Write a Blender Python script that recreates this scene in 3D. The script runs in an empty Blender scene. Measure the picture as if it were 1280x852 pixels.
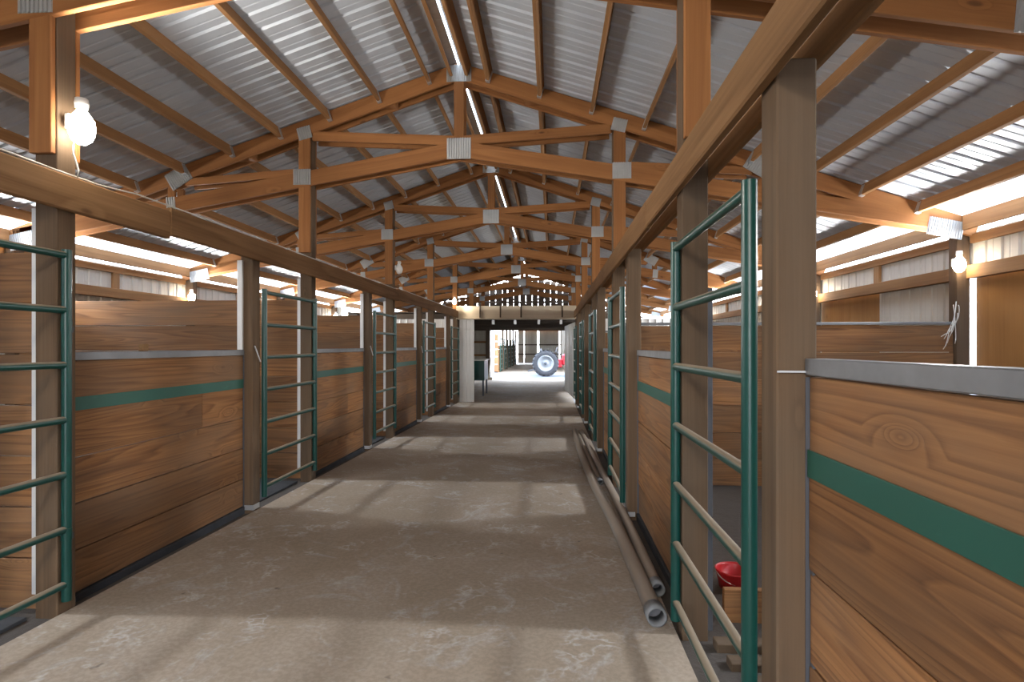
import bpy, bmesh, math, random
from mathutils import Vector, Matrix
random.seed(7)
S = bpy.context.scene
C = S.collection

# ------------------------------------------------------------------ camera
F_PX, VPX, HORIZ, EYE = 725.0, 690.0, 432.0, 1.60
cam_d = bpy.data.cameras.new('camera'); cam = bpy.data.objects.new('camera', cam_d); C.objects.link(cam)
cam_d.sensor_width = 36.0; cam_d.lens = F_PX / 1280 * 36.0
cam_d.shift_y = (HORIZ - 426.0) / 1280.0
cam_d.clip_start = 0.05; cam_d.clip_end = 400
cam.location = (-.033, 0, EYE)
cam.rotation_euler = (math.radians(90), 0, math.atan((VPX - 640.0) / F_PX))
S.camera = cam

# ------------------------------------------------------------------ world: bright, thinly clouded sky
SKY = 9.0
w = bpy.data.worlds.new('world'); S.world = w; w.use_nodes = True
nt = w.node_tree; nt.nodes.clear()
wo = nt.nodes.new('ShaderNodeOutputWorld'); bg = nt.nodes.new('ShaderNodeBackground')
tc = nt.nodes.new('ShaderNodeTexCoord'); sep = nt.nodes.new('ShaderNodeSeparateXYZ'); rp = nt.nodes.new('ShaderNodeValToRGB')
rp.color_ramp.elements[0].position = 0.0; rp.color_ramp.elements[0].color = (0.92, 0.95, 1.0, 1)
rp.color_ramp.elements[1].position = 0.9; rp.color_ramp.elements[1].color = (0.60, 0.76, 1.0, 1)
nt.links.new(tc.outputs['Generated'], sep.inputs[0]); nt.links.new(sep.outputs['Z'], rp.inputs[0])
nt.links.new(rp.outputs[0], bg.inputs[0]); nt.links.new(bg.outputs[0], wo.inputs[0])
bg.inputs[1].default_value = SKY

# ------------------------------------------------------------------ exposure
LAMP = 24.0            # emission strength of the lit bulbs
BEAM_W, WIDE_W, KEY_W, FILL_W = 200.0, 135.0, 105.0, 270.0   # spot power: wall lamp beam and spill, near post lamp, added fill
S.view_settings.view_transform = 'Standard'; S.view_settings.look = 'None'
S.view_settings.gamma = 1.0; S.view_settings.use_curve_mapping = False
S.view_settings.exposure = 0.9
S.cycles.max_bounces = 10; S.cycles.diffuse_bounces = 6; S.cycles.transparent_max_bounces = 12
S.cycles.sample_clamp_indirect = 8.0

# ------------------------------------------------------------------ main measures (metres)
XL, XR = -2.975, 0.685          # aisle faces of the posts
XC = (XL + XR) / 2              # ridge line
BAY, Y0 = 3.66, 3.33
PW = 0.14                       # post section
JO = -1.39                      # door jamb ahead of main post
JOR = -1.35                     # the same on the right
JW = 0.125                      # gate post section
def yk(k): return Y0 + BAY * k
def yj(s, k): return yk(k) + (JO if s < 0 else JOR)
def fz(y): return -0.012 * (min(max(y, -6.0), 18.0) - 3.4)   # the aisle falls gently to the far end
R_IN = (XR - XL) / 2            # 1.83
R_OUT = 5.70                    # inner face of outer wall posts
def ztop(r): return 4.89 - 0.335 * r          # centre line of top chord
def zbot(r): return 3.96 - 0.172 * r          # centre line of bottom chord
SL = math.atan(0.335)
YN, YF = -4.0, 26.6             # roof ends

def portal(name, loc, rot, sx, sy):
    l = bpy.data.lights.new(name, 'AREA'); l.shape = 'RECTANGLE'; l.size = sx; l.size_y = sy
    l.cycles.is_portal = True
    o = bpy.data.objects.new(name, l); C.objects.link(o); o.location = loc; o.rotation_euler = rot
    o['kind'] = 'helper'
for s in (-1, 1):   # sampling guides for the sky through the eave skylights (they give no light of their own)
    portal('sky_portal', (XC + s * 5.5, (YN + YF) / 2, ztop(5.5) + 0.2), (0, s * SL, 0), 1.0, YF - YN)
portal('sky_portal', (XC, 34.5, 6.0), (0, 0, 0), 14, 7)
portal('sky_portal', (XC, YN - 0.2, 1.5), (math.radians(90), 0, 0), 2.2, 3.1)

# ------------------------------------------------------------------ materials
def N(nt, t, **kw):
    n = nt.nodes.new(t)
    for k, v in kw.items(): setattr(n, k, v)
    return n
def mat_base(name):
    m = bpy.data.materials.new(name); m.use_nodes = True
    nt = m.node_tree; b = nt.nodes['Principled BSDF']
    return m, nt, b
def math_n(nt, op, a, b=None):
    n = N(nt, 'ShaderNodeMath', operation=op)
    for i, v in enumerate((a, b)):
        if v is None: continue
        if isinstance(v, (int, float)): n.inputs[i].default_value = v
        else: nt.links.new(v, n.inputs[i])
    return n.outputs[0]
def mixc(nt, f, a, b, mode='MIX'):
    n = N(nt, 'ShaderNodeMix', data_type='RGBA', blend_type=mode)
    for i, v in ((0, f), (6, a), (7, b)):
        if isinstance(v, (int, float)): n.inputs[i].default_value = v
        elif isinstance(v, tuple): n.inputs[i].default_value = v + (1,) if len(v) == 3 else v
        else: nt.links.new(v, n.inputs[i])
    return n.outputs[2]
def ramp(nt, x, pts):
    r = N(nt, 'ShaderNodeValToRGB'); e = r.color_ramp.elements
    while len(e) < len(pts): e.new(0.5)
    for i, (p, c) in enumerate(pts):
        e[i].position = p; e[i].color = (c, c, c, 1) if isinstance(c, (int, float)) else c + (1,)
    nt.links.new(x, r.inputs[0]); return r.outputs[0]
def noise(nt, vec, scale, detail=3, rough=0.55, dist=0.0):
    n = N(nt, 'ShaderNodeTexNoise'); n.inputs['Scale'].default_value = scale; n.inputs['Detail'].default_value = detail
    n.inputs['Roughness'].default_value = rough; n.inputs['Distortion'].default_value = dist
    nt.links.new(vec, n.inputs['Vector']); return n.outputs['Fac']
def mapping(nt, vec, sc):
    n = N(nt, 'ShaderNodeMapping'); n.inputs['Scale'].default_value = sc; nt.links.new(vec, n.inputs['Vector']); return n.outputs[0]
def objvec(nt):
    t = N(nt, 'ShaderNodeTexCoord'); oi = N(nt, 'ShaderNodeObjectInfo')
    a = N(nt, 'ShaderNodeVectorMath', operation='MULTIPLY_ADD')
    nt.links.new(t.outputs['Object'], a.inputs[0]); a.inputs[1].default_value = (1, 1, 1)
    c = N(nt, 'ShaderNodeCombineXYZ')
    nt.links.new(math_n(nt, 'MULTIPLY', oi.outputs['Random'], 83.0), c.inputs[0])
    nt.links.new(math_n(nt, 'MULTIPLY', oi.outputs['Random'], 37.0), c.inputs[1])
    nt.links.new(math_n(nt, 'MULTIPLY', oi.outputs['Random'], 11.0), c.inputs[2])
    nt.links.new(c.outputs[0], a.inputs[2])
    return a.outputs[0], oi.outputs['Random']
def bump(nt, b, h, strength=0.2, dist=0.01):
    n = N(nt, 'ShaderNodeBump'); n.inputs['Strength'].default_value = strength; n.inputs['Distance'].default_value = dist
    nt.links.new(h, n.inputs['Height']); nt.links.new(n.outputs[0], b.inputs['Normal'])

def wood(name, light, dark, knotc, rough=0.72, rings=11.0, grey=None, var=0.35, contrast=0.75, stain=0.35, sheen=0.25):
    """sawn timber whose grain runs along local X: contour lines of stretched noise give the figure"""
    m, nt, b = mat_base(name)
    v, rnd = objvec(nt)
    vk = mapping(nt, v, (1.1, 3.0, 3.0))
    vo = N(nt, 'ShaderNodeTexVoronoi', feature='SMOOTH_F1'); vo.inputs['Scale'].default_value = 1.0
    vo.inputs['Smoothness'].default_value = 0.15; vo.inputs['Randomness'].default_value = 1.0
    nt.links.new(vk, vo.inputs['Vector']); kd = vo.outputs['Distance']
    kb = ramp(nt, kd, [(0.0, 1.0), (0.04, 0.7), (0.11, 0.18), (0.20, 0.0)])
    broad = noise(nt, mapping(nt, v, (0.17, 3.0, 3.0)), 1.0, 2.5, 0.5, 0.12)
    br = math_n(nt, 'ADD', broad, math_n(nt, 'MULTIPLY', kb, 0.30))
    fr = math_n(nt, 'FRACT', math_n(nt, 'MULTIPLY', br, rings))
    ring = ramp(nt, fr, [(0.0, 0.0), (0.55, 0.45), (0.86, 1.0), (1.0, 0.05)])
    fine = noise(nt, mapping(nt, v, (1.3, 60, 60)), 1.0, 3, 0.6)
    g = math_n(nt, 'ADD', math_n(nt, 'MULTIPLY', ring, 0.62), math_n(nt, 'MULTIPLY', ramp(nt, fine, [(0.32, 0.0), (0.68, 1.0)]), 0.5))
    g = math_n(nt, 'MULTIPLY', g, contrast)
    col = mixc(nt, g, light, dark)
    kn = ramp(nt, kd, [(0.0, 1.0), (0.028, 0.9), (0.055, 0.0)])
    col = mixc(nt, math_n(nt, 'MULTIPLY', kn, 0.75), col, knotc)
    big = noise(nt, mapping(nt, v, (0.7, 2.0, 2.0)), 1.1, 3, 0.55)
    st = ramp(nt, big, [(0.35, 0.0), (0.75, 1.0)])
    col = mixc(nt, math_n(nt, 'MULTIPLY', st, stain), col, tuple(c * 0.5 for c in dark))
    if grey: 
        gn = ramp(nt, noise(nt, mapping(nt, v, (0.5, 1.5, 1.5)), 1.7, 4, 0.6), [(0.35, 0.0), (0.7, 1.0)])
        col = mixc(nt, math_n(nt, 'MULTIPLY', gn, 0.75), col, grey)
    hv = N(nt, 'ShaderNodeHueSaturation')
    nt.links.new(math_n(nt, 'ADD', math_n(nt, 'MULTIPLY', rnd, var), 1.0 - var / 2), hv.inputs['Value'])
    hv.inputs['Saturation'].default_value = 1.0
    nt.links.new(col, hv.inputs['Color']); nt.links.new(hv.outputs[0], b.inputs['Base Color'])
    b.inputs['Roughness'].default_value = rough; b.inputs['Specular IOR Level'].default_value = sheen
    bump(nt, b, g, 0.25, 0.004)
    return m

def metal(name, col, rough=0.4, metallic=0.8, spots=0.25, scale=6.0, dark=None):
    m, nt, b = mat_base(name)
    v, rnd = objvec(nt)
    n = noise(nt, v, scale, 4, 0.6)
    d = dark or tuple(c * 0.6 for c in col)
    c = mixc(nt, math_n(nt, 'MULTIPLY', ramp(nt, n, [(0.35, 0.0), (0.7, 1.0)]), spots), col, d)
    nt.links.new(c, b.inputs['Base Color'])
    b.inputs['Metallic'].default_value = metallic
    nt.links.new(math_n(nt, 'ADD', math_n(nt, 'MULTIPLY', n, 0.25), rough - 0.12), b.inputs['Roughness'])
    return m

def dusty(name, col, dust, rough=0.35, amount=0.85):
    """paint with dust settled on the faces that look up"""
    m, nt, b = mat_base(name)
    v, rnd = objvec(nt)
    geo = N(nt, 'ShaderNodeNewGeometry'); sp = N(nt, 'ShaderNodeSeparateXYZ'); nt.links.new(geo.outputs['Normal'], sp.inputs[0])
    n = noise(nt, mapping(nt, v, (5, 18, 18)), 1.0, 4, 0.6)
    up = ramp(nt, math_n(nt, 'ADD', sp.outputs['Z'], math_n(nt, 'MULTIPLY', n, 0.5)), [(0.62, 0.0), (0.98, 1.0)])
    f = math_n(nt, 'MULTIPLY', up, amount)
    c = mixc(nt, f, mixc(nt, ramp(nt, n, [(0.62, 0.0), (0.74, 0.5)]), col, tuple(x * 1.6 for x in col)), dust)
    nt.links.new(c, b.inputs['Base Color'])
    nt.links.new(math_n(nt, 'ADD', math_n(nt, 'MULTIPLY', f, 0.5), rough), b.inputs['Roughness'])
    return m

M = {}
M['plank'] = wood('fir_plank', (0.40, 0.19, 0.070), (0.145, 0.060, 0.023), (0.045, 0.018, 0.008), grey=(0.19, 0.118, 0.070), var=0.4, contrast=0.9, rings=24)
M['truss'] = wood('truss_lumber', (0.37, 0.162, 0.055), (0.19, 0.070, 0.021), (0.08, 0.03, 0.012), rings=7, var=0.25, contrast=0.6, stain=0.25)
M['purlin'] = wood('purlin_lumber', (0.36, 0.185, 0.075), (0.19, 0.090, 0.034), (0.06, 0.03, 0.012), rings=7, var=0.25, contrast=0.6, stain=0.35)
M['beam'] = wood('rough_beam', (0.38, 0.215, 0.100), (0.17, 0.088, 0.036), (0.09, 0.045, 0.02), rings=5, var=0.2, contrast=0.7, stain=0.35, rough=0.85)
M['post'] = wood('treated_post', (0.165, 0.103, 0.058), (0.075, 0.045, 0.025), (0.04, 0.024, 0.013), rings=5, var=0.2, contrast=0.8, grey=(0.118, 0.087, 0.060), rough=0.85)
M['ply'] = wood('plywood', (0.36, 0.185, 0.062), (0.24, 0.11, 0.034), (0.14, 0.06, 0.02), rings=4, var=0.15, contrast=0.5, stain=0.3)
M['pale'] = wood('pale_lumber', (0.66, 0.56, 0.42), (0.46, 0.36, 0.24), (0.2, 0.13, 0.08), rings=4, var=0.15, contrast=0.4, stain=0.2)
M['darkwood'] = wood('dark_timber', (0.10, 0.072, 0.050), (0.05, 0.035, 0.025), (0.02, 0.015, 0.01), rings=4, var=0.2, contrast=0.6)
M['galv'] = metal('galvanised', (0.62, 0.64, 0.66), 0.42, 0.75)
M['plate'] = metal('truss_plate', (0.46, 0.465, 0.46), 0.45, 0.5)
M['white_metal'] = metal('white_channel', (0.70, 0.70, 0.69), 0.5, 0.15, 0.15)
M['grey_steel'] = metal('grey_steel', (0.20, 0.205, 0.215), 0.5, 0.35, 0.4)
M['dark_steel'] = metal('dark_steel', (0.09, 0.095, 0.11), 0.5, 0.3, 0.3)
M['roof'] = metal('roof_sheet', (0.52, 0.565, 0.625), 0.54, 0.15, 0.35, 1.2, (0.37, 0.405, 0.46))
M['siding'] = metal('wall_sheet', (0.56, 0.53, 0.47), 0.5, 0.15, 0.2, 1.5)
M['white_siding'] = metal('white_sheet', (0.80, 0.79, 0.76), 0.5, 0.05, 0.1, 1.5)
M['green'] = dusty('green_gate_paint', (0.003, 0.050, 0.040), (0.30, 0.225, 0.15))
M['stripe'] = dusty('green_stripe', (0.010, 0.085, 0.060), (0.10, 0.12, 0.08), 0.55, 0.4)
M['rubber'] = metal('black_rubber', (0.035, 0.037, 0.042), 0.75, 0.0, 0.4)
M['tyre'] = metal('tyre_rubber', (0.045, 0.045, 0.05), 0.8, 0.0, 0.4)
M['rim'] = metal('pale_rim', (0.30, 0.31, 0.32), 0.5, 0.2, 0.3)
M['red'] = metal('red_paint', (0.38, 0.012, 0.02), 0.35, 0.0, 0.3)
M['red_plastic'] = metal('red_plastic', (0.50, 0.015, 0.02), 0.35, 0.0, 0.1)
M['ceramic'] = metal('white_ceramic', (0.75, 0.74, 0.70), 0.4, 0.0, 0.1)
M['wire'] = metal('white_wire', (0.72, 0.70, 0.64), 0.5, 0.0, 0.1)
M['pvc'] = dusty('dusty_pipe', (0.24, 0.20, 0.165), (0.30, 0.235, 0.175), 0.7, 0.8)
M['pvc_end'] = metal('grey_pipe_end', (0.20, 0.205, 0.21), 0.55, 0.1, 0.5, 20)
M['pipe_in'] = metal('pipe_inside', (0.12, 0.12, 0.13), 0.7, 0.0, 0.3)

def concrete():
    m, nt, b = mat_base('concrete')
    t = N(nt, 'ShaderNodeTexCoord'); v = t.outputs['Object']
    big = noise(nt, v, 0.55, 4, 0.6, 0.4); mid = noise(nt, v, 2.6, 5, 0.62, 0.6); fine = noise(nt, v, 38, 4, 0.65)
    c = mixc(nt, ramp(nt, big, [(0.36, 0.0), (0.66, 1.0)]), (0.42, 0.345, 0.272), (0.325, 0.255, 0.185))
    # pale hoof scuffs and scraped plaster-like patches
    vs = N(nt, 'ShaderNodeTexVoronoi', feature='DISTANCE_TO_EDGE'); vs.inputs['Scale'].default_value = 3.1
    dv = N(nt, 'ShaderNodeVectorMath', operation='ADD'); nz = N(nt, 'ShaderNodeTexNoise'); nz.inputs['Scale'].default_value = 5.0; nz.inputs['Detail'].default_value = 3
    nt.links.new(v, nz.inputs['Vector'])
    sc = N(nt, 'ShaderNodeVectorMath', operation='SCALE'); sc.inputs['Scale'].default_value = 0.9; nt.links.new(nz.outputs['Color'], sc.inputs[0])
    nt.links.new(v, dv.inputs[0]); nt.links.new(sc.outputs[0], dv.inputs[1]); nt.links.new(dv.outputs[0], vs.inputs['Vector'])
    scuff = math_n(nt, 'MULTIPLY', ramp(nt, mid, [(0.50, 0.0), (0.66, 1.0)]), ramp(nt, vs.outputs['Distance'], [(0.0, 1.0), (0.10, 0.0)]))
    patch = ramp(nt, noise(nt, v, 1.7, 6, 0.7, 1.2), [(0.55, 0.0), (0.64, 1.0)])
    c = mixc(nt, math_n(nt, 'MULTIPLY', patch, 0.7), c, (0.47, 0.44, 0.41))
    c = mixc(nt, math_n(nt, 'MULTIPLY', scuff, 0.8), c, (0.58, 0.55, 0.52))
    c = mixc(nt, math_n(nt, 'MULTIPLY', ramp(nt, fine, [(0.42, 1.0), (0.60, 0.0)]), 0.28), c, (0.17, 0.135, 0.10))
    dots = ramp(nt, noise(nt, v, 9, 2, 0.5), [(0.22, 1.0), (0.27, 0.0)])
    c = mixc(nt, math_n(nt, 'MULTIPLY', dots, 0.6), c, (0.08, 0.06, 0.045))
    nt.links.new(c, b.inputs['Base Color']); b.inputs['Roughness'].default_value = 0.82; b.inputs['Specular IOR Level'].default_value = 0.25
    bump(nt, b, math_n(nt, 'ADD', mid, math_n(nt, 'MULTIPLY', fine, 0.4)), 0.18, 0.01)
    return m
M['concrete'] = concrete()
def dirt():
    m, nt, b = mat_base('dirt'); t = N(nt, 'ShaderNodeTexCoord'); v = t.outputs['Object']
    c = mixc(nt, noise(nt, v, 2.0, 6, 0.65), (0.055, 0.045, 0.038), (0.10, 0.082, 0.068))
    nt.links.new(c, b.inputs['Base Color']); b.inputs['Roughness'].default_value = 0.95
    bump(nt, b, noise(nt, v, 14, 5, 0.7), 0.5, 0.03); return m
M['dirt'] = dirt()
def gravel():
    m, nt, b = mat_base('pale_gravel'); t = N(nt, 'ShaderNodeTexCoord'); v = t.outputs['Object']
    c = mixc(nt, noise(nt, v, 12.0, 4, 0.65), (0.16, 0.165, 0.17), (0.26, 0.265, 0.27))
    nt.links.new(c, b.inputs['Base Color']); b.inputs['Roughness'].default_value = 0.95; return m
M['gravel'] = gravel()
M['yard'] = metal('yard_concrete', (0.115, 0.125, 0.14), 0.85, 0.0, 0.4, 2.0)
def skylight():
    m = bpy.data.materials.new('translucent_sheet'); m.use_nodes = True; nt = m.node_tree; nt.nodes.clear()
    o = N(nt, 'ShaderNodeOutputMaterial'); tr = N(nt, 'ShaderNodeBsdfTransparent'); tl = N(nt, 'ShaderNodeBsdfTranslucent'); mx = N(nt, 'ShaderNodeMixShader')
    tr.inputs[0].default_value = (0.66, 0.67, 0.68, 1); tl.inputs[0].default_value = (0.66, 0.67, 0.68, 1); mx.inputs[0].default_value = 0.55
    nt.links.new(tr.outputs[0], mx.inputs[1]); nt.links.new(tl.outputs[0], mx.inputs[2]); nt.links.new(mx.outputs[0], o.inputs[0]); return m
M['skylight'] = skylight()
def emis(name, col, s):
    m = bpy.data.materials.new(name); m.use_nodes = True; nt = m.node_tree; nt.nodes.clear()
    o = N(nt, 'ShaderNodeOutputMaterial'); e = N(nt, 'ShaderNodeEmission'); e.inputs[0].default_value = col + (1,); e.inputs[1].default_value = s
    nt.links.new(e.outputs[0], o.inputs[0]); return m
M['bulb'] = emis('lit_bulb', (1.0, 0.86, 0.66), LAMP)
M['bulb_key'] = emis('lit_bulb_large', (1.0, 0.90, 0.76), LAMP)

# ------------------------------------------------------------------ helpers
ORD = ['first', 'second', 'third', 'fourth', 'fifth', 'sixth', 'seventh', 'eighth', 'ninth', 'tenth']
def tag(o, label=None, cat=None, group=None, kind=None):
    if label: o['label'] = label
    if cat: o['category'] = cat
    if group: o['group'] = group
    if kind: o['kind'] = kind
    return o
def empty(name, loc=(0, 0, 0), label=None, cat=None, group=None, kind=None):
    o = bpy.data.objects.new(name, None); C.objects.link(o); o.location = loc; o.empty_display_size = 0.2
    return tag(o, label, cat, group, kind)
def wloc(o):
    v = Vector(o.location)
    while o.parent: o = o.parent; v += Vector(o.location)
    return v
def place(name, me, mw, parent=None):
    """link a mesh at a world matrix, under an unrotated parent (a rotated parent part is handled too)"""
    o = bpy.data.objects.new(name, me); C.objects.link(o)
    if parent:
        o.parent = parent
        pm = Matrix.Identity(4); chain = []; p = parent
        while p: chain.append(p); p = p.parent
        for q in reversed(chain): pm = pm @ q.matrix_basis
        o.matrix_basis = pm.inverted() @ mw
    else: o.matrix_basis = mw
    return o
def mesh_from_bm(name, bm, mat, smooth=False):
    me = bpy.data.meshes.new(name); bm.normal_update(); bm.to_mesh(me); bm.free()
    if mat: me.materials.append(mat)
    if smooth:
        for p in me.polygons: p.use_smooth = True
    return me
_box = {}
def box_mesh(dx, dy, dz, mat, bev=0.004):
    key = (round(dx, 3), round(dy, 3), round(dz, 3), mat.name, bev)
    if key not in _box:
        bm = bmesh.new(); bmesh.ops.create_cube(bm, size=1.0)
        bmesh.ops.scale(bm, vec=(dx, dy, dz), verts=bm.verts)
        b = min(bev, dx * .3, dy * .3, dz * .3)
        if b > 0.0004: bmesh.ops.bevel(bm, geom=list(bm.edges), offset=b, segments=1, affect='EDGES')
        _box[key] = mesh_from_bm('timber', bm, mat)
    return _box[key]
def B(name, x0, x1, y0, y1, z0, z1, mat, parent=None, bev=0.004):
    """axis-aligned piece; its long axis becomes local X so that grain follows it"""
    dx, dy, dz = x1 - x0, y1 - y0, z1 - z0
    c = Vector(((x0 + x1) / 2, (y0 + y1) / 2, (z0 + z1) / 2))
    if dx >= dy and dx >= dz: me, R = box_mesh(dx, dy, dz, mat, bev), Matrix.Identity(4)
    elif dy >= dz: me, R = box_mesh(dy, dx, dz, mat, bev), Matrix.Rotation(math.pi / 2, 4, 'Z')
    else: me, R = box_mesh(dz, dy, dx, mat, bev), Matrix.Rotation(-math.pi / 2, 4, 'Y')
    return place(name, me, Matrix.Translation(c) @ R, parent)
def frame_mat(p0, p1, up=(0, 0, 1)):
    p0, p1 = Vector(p0), Vector(p1); x = (p1 - p0).normalized(); u = Vector(up)
    y = u.cross(x)
    if y.length < 1e-4: y = Vector((0, 1, 0)).cross(x)
    y.normalize(); z = x.cross(y)
    m = Matrix((x, y, z)).transposed().to_4x4(); m.translation = (p0 + p1) / 2
    return m, (p1 - p0).length
def bar(name, p0, p1, th, depth, mat, parent=None, up=(0, 0, 1), bev=0.004):
    m, L = frame_mat(p0, p1, up); return place(name, box_mesh(L, th, depth, mat, bev), m, parent)
_tube = {}
def tube_mesh(L, r, mat, seg=14, wall=None):
    key = (round(L, 3), round(r, 4), mat.name, seg, wall)
    if key not in _tube:
        bm = bmesh.new(); rings = []
        prof = [(-L / 2, r), (L / 2, r)] if not wall else [(L / 2, r - wall), (-L / 2, r - wall), (-L / 2, r), (L / 2, r)]
        for (x, rr) in prof:
            rings.append([bm.verts.new((x, rr * math.cos(a), rr * math.sin(a))) for a in (2 * math.pi * i / seg for i in range(seg))])
        n = len(rings)
        for q in range(n if wall else n - 1):
            A, Bq = rings[q], rings[(q + 1) % n]
            for i in range(seg): bm.faces.new((A[i], A[(i + 1) % seg], Bq[(i + 1) % seg], Bq[i]))
        if not wall:        # caps keep their own corners so that the sides shade straight
            for rg_ in rings: bm.faces.new([bm.verts.new(v.co) for v in rg_])
        bmesh.ops.recalc_face_normals(bm, faces=bm.faces)
        me = mesh_from_bm('tube', bm, mat)
        for p in me.polygons: p.use_smooth = len(p.vertices) == 4
        _tube[key] = me
    return _tube[key]
def tube(name, p0, p1, r, mat, parent=None, seg=14, wall=None):
    m, L = frame_mat(p0, p1); return place(name, tube_mesh(L, r, mat, seg, wall), m, parent)
def lathe(prof, mat, seg=20, smooth=True):
    bm = bmesh.new(); rings = []
    for (r, z) in prof:
        rings.append([bm.verts.new((r * math.cos(2 * math.pi * i / seg), r * math.sin(2 * math.pi * i / seg), z)) for i in range(seg)] if r > 1e-5 else [bm.verts.new((0, 0, z))])
    for A, Bq in zip(rings, rings[1:]):
        for i in range(seg):
            j = (i + 1) % seg
            if len(A) == 1 and len(Bq) == 1: continue
            if len(A) == 1: bm.faces.new((A[0], Bq[i], Bq[j]))
            elif len(Bq) == 1: bm.faces.new((A[i], A[j], Bq[0]))
            else: bm.faces.new((A[i], A[j], Bq[j], Bq[i]))
    bmesh.ops.recalc_face_normals(bm, faces=bm.faces)
    return mesh_from_bm('turned', bm, mat, smooth)
def path_mesh(pts, radii, mat, seg=10, smooth=True, cap=True):
    bm = bmesh.new(); rings = []
    pts = [Vector(p) for p in pts]
    for i, p in enumerate(pts):
        t = (pts[min(i + 1, len(pts) - 1)] - pts[max(i - 1, 0)]).normalized()
        s = t.cross(Vector((0, 0, 1)))
        if s.length < 1e-3: s = t.cross(Vector((0, 1, 0)))
        s.normalize(); u = s.cross(t); r = radii[i] if isinstance(radii, (list, tuple)) else radii
        rings.append([bm.verts.new(p + s * (r * math.cos(a)) + u * (r * math.sin(a))) for a in (2 * math.pi * q / seg for q in range(seg))])
    for A, Bq in zip(rings, rings[1:]):
        for i in range(seg): bm.faces.new((A[i], A[(i + 1) % seg], Bq[(i + 1) % seg], Bq[i]))
    if cap: bm.faces.new(rings[0]); bm.faces.new(list(reversed(rings[-1])))
    bmesh.ops.recalc_face_normals(bm, faces=bm.faces)
    return mesh_from_bm('path', bm, mat, smooth)
def T(*v): return Matrix.Translation(v)
_rib = {}
def ribbed_mesh(width, length, mat, pitch=0.23, rib=0.02, thick=0.002, minor=True):
    """trapezoid-ribbed sheet: local X along the width, ribs along local Y"""
    key = (round(width, 3), round(length, 3), mat.name, pitch, rib)
    if key in _rib: return _rib[key]
    pr = []; n = max(1, round(width / pitch)); p = width / n
    for i in range(n):
        x = -width / 2 + i * p
        pr += [(x, 0), (x + p * .36, 0)]
        if minor: pr += [(x + p * .39, .004), (x + p * .45, .004), (x + p * .48, 0)]
        pr += [(x + p * .74, 0), (x + p * .80, rib), (x + p * .92, rib), (x + p * .98, 0)]
    pr.append((width / 2, 0))
    bm = bmesh.new()
    lo = [(bm.verts.new((x, -length / 2, z)), bm.verts.new((x, length / 2, z))) for x, z in pr]
    hi = [(bm.verts.new((x, -length / 2, z + thick)), bm.verts.new((x, length / 2, z + thick))) for x, z in pr]
    for (a, b), (c, d) in zip(lo, lo[1:]): bm.faces.new((a, b, d, c))
    for (a, b), (c, d) in zip(hi, hi[1:]): bm.faces.new((a, c, d, b))
    _rib[key] = mesh_from_bm('ribbed_sheet', bm, mat); return _rib[key]
def grid_mesh(x0, x1, y0, y1, nx, ny, zf, mat, thick=0.1):
    bm = bmesh.new()
    g = [[bm.verts.new((x0 + (x1 - x0) * i / nx, y0 + (y1 - y0) * j / ny, zf(y0 + (y1 - y0) * j / ny))) for j in range(ny + 1)] for i in range(nx + 1)]
    for i in range(nx):
        for j in range(ny): bm.faces.new((g[i][j], g[i + 1][j], g[i + 1][j + 1], g[i][j + 1]))
    r = bmesh.ops.extrude_face_region(bm, geom=list(bm.faces))
    for v in [e for e in r['geom'] if isinstance(e, bmesh.types.BMVert)]: v.co.z -= thick
    bmesh.ops.recalc_face_normals(bm, faces=bm.faces)
    return mesh_from_bm('ground', bm, mat)

# ================================================================== THE SETTING
tag(place('floor', grid_mesh(XL + 0.02, XR - 0.025, YN - .5, 31.0, 1, 36, fz, M['concrete'], .12), T(0, 0, 0)),
    'worn dusty concrete floor of the central aisle', 'floor', kind='structure')
for s, nm in ((-1, 'left'), (1, 'right')):
    x0, x1 = (XC - 6.0, XL + 0.02) if s < 0 else (XR - 0.025, XC + 6.0)
    tag(place('floor_stalls_' + nm, grid_mesh(x0, x1, YN - .5, 18.2, 1, 24, lambda y: fz(y) - 0.03, M['dirt'], .10), T(0, 0, 0)),
        'dark packed dirt floor of the stalls on the %s of the aisle' % nm, 'floor', kind='structure')
tag(B('ground_outside', -40, 40, -40, 90, -0.45, -0.32, M['gravel'], bev=0), 'pale gravel ground outside the barn', 'ground', kind='structure')
tag(B('floor_yard', -9, 8, 31.0, 38.0, -0.32, -0.17, M['yard'], bev=0), 'bright pale floor where the tractor is parked', 'floor', kind='structure')

# ---- roof: ribbed sheets, purlins, skylight strips, ridge
ceil = empty('ceiling', (XC, 0, 5.0), 'ribbed metal roof on timber purlins with bright eave strips', 'roof', kind='structure')
PUR = [0.36 + 0.61 * i for i in range(9)]            # 0.36 ... 5.24
def slope_mat(s, r, y, off):
    """frame on the roof plane: local X along the barn, local Y down the slope, Z outwards"""
    a = SL * s
    yv = Vector((s * math.cos(SL), 0, -math.sin(SL))); zv = Vector((s * math.sin(SL), 0, math.cos(SL))); xv = yv.cross(zv)
    m = Matrix((xv, yv, zv)).transposed().to_4x4()
    m.translation = Vector((XC + s * r, y, ztop(r))) + zv * off
    return m
SH_W = BAY / 4
r_a, r_b, r_c = 0.012, 5.27, 5.98
cs = math.cos(SL)
sheet = ribbed_mesh(SH_W, (r_b - r_a) / cs, M['roof']); skysheet = ribbed_mesh(SH_W, (r_c - r_b + .03) / cs, M['skylight'])
nsh = int((YF - YN) / SH_W)
for s in (-1, 1):
    for i in range(nsh):
        y = YN + SH_W * (i + .5)
        place('roof_sheet', sheet, slope_mat(s, (r_a + r_b) / 2, y, 0.106), ceil)
        place('skylight_sheet', skysheet, slope_mat(s, (r_b + r_c) / 2, y, 0.109), ceil)
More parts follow.
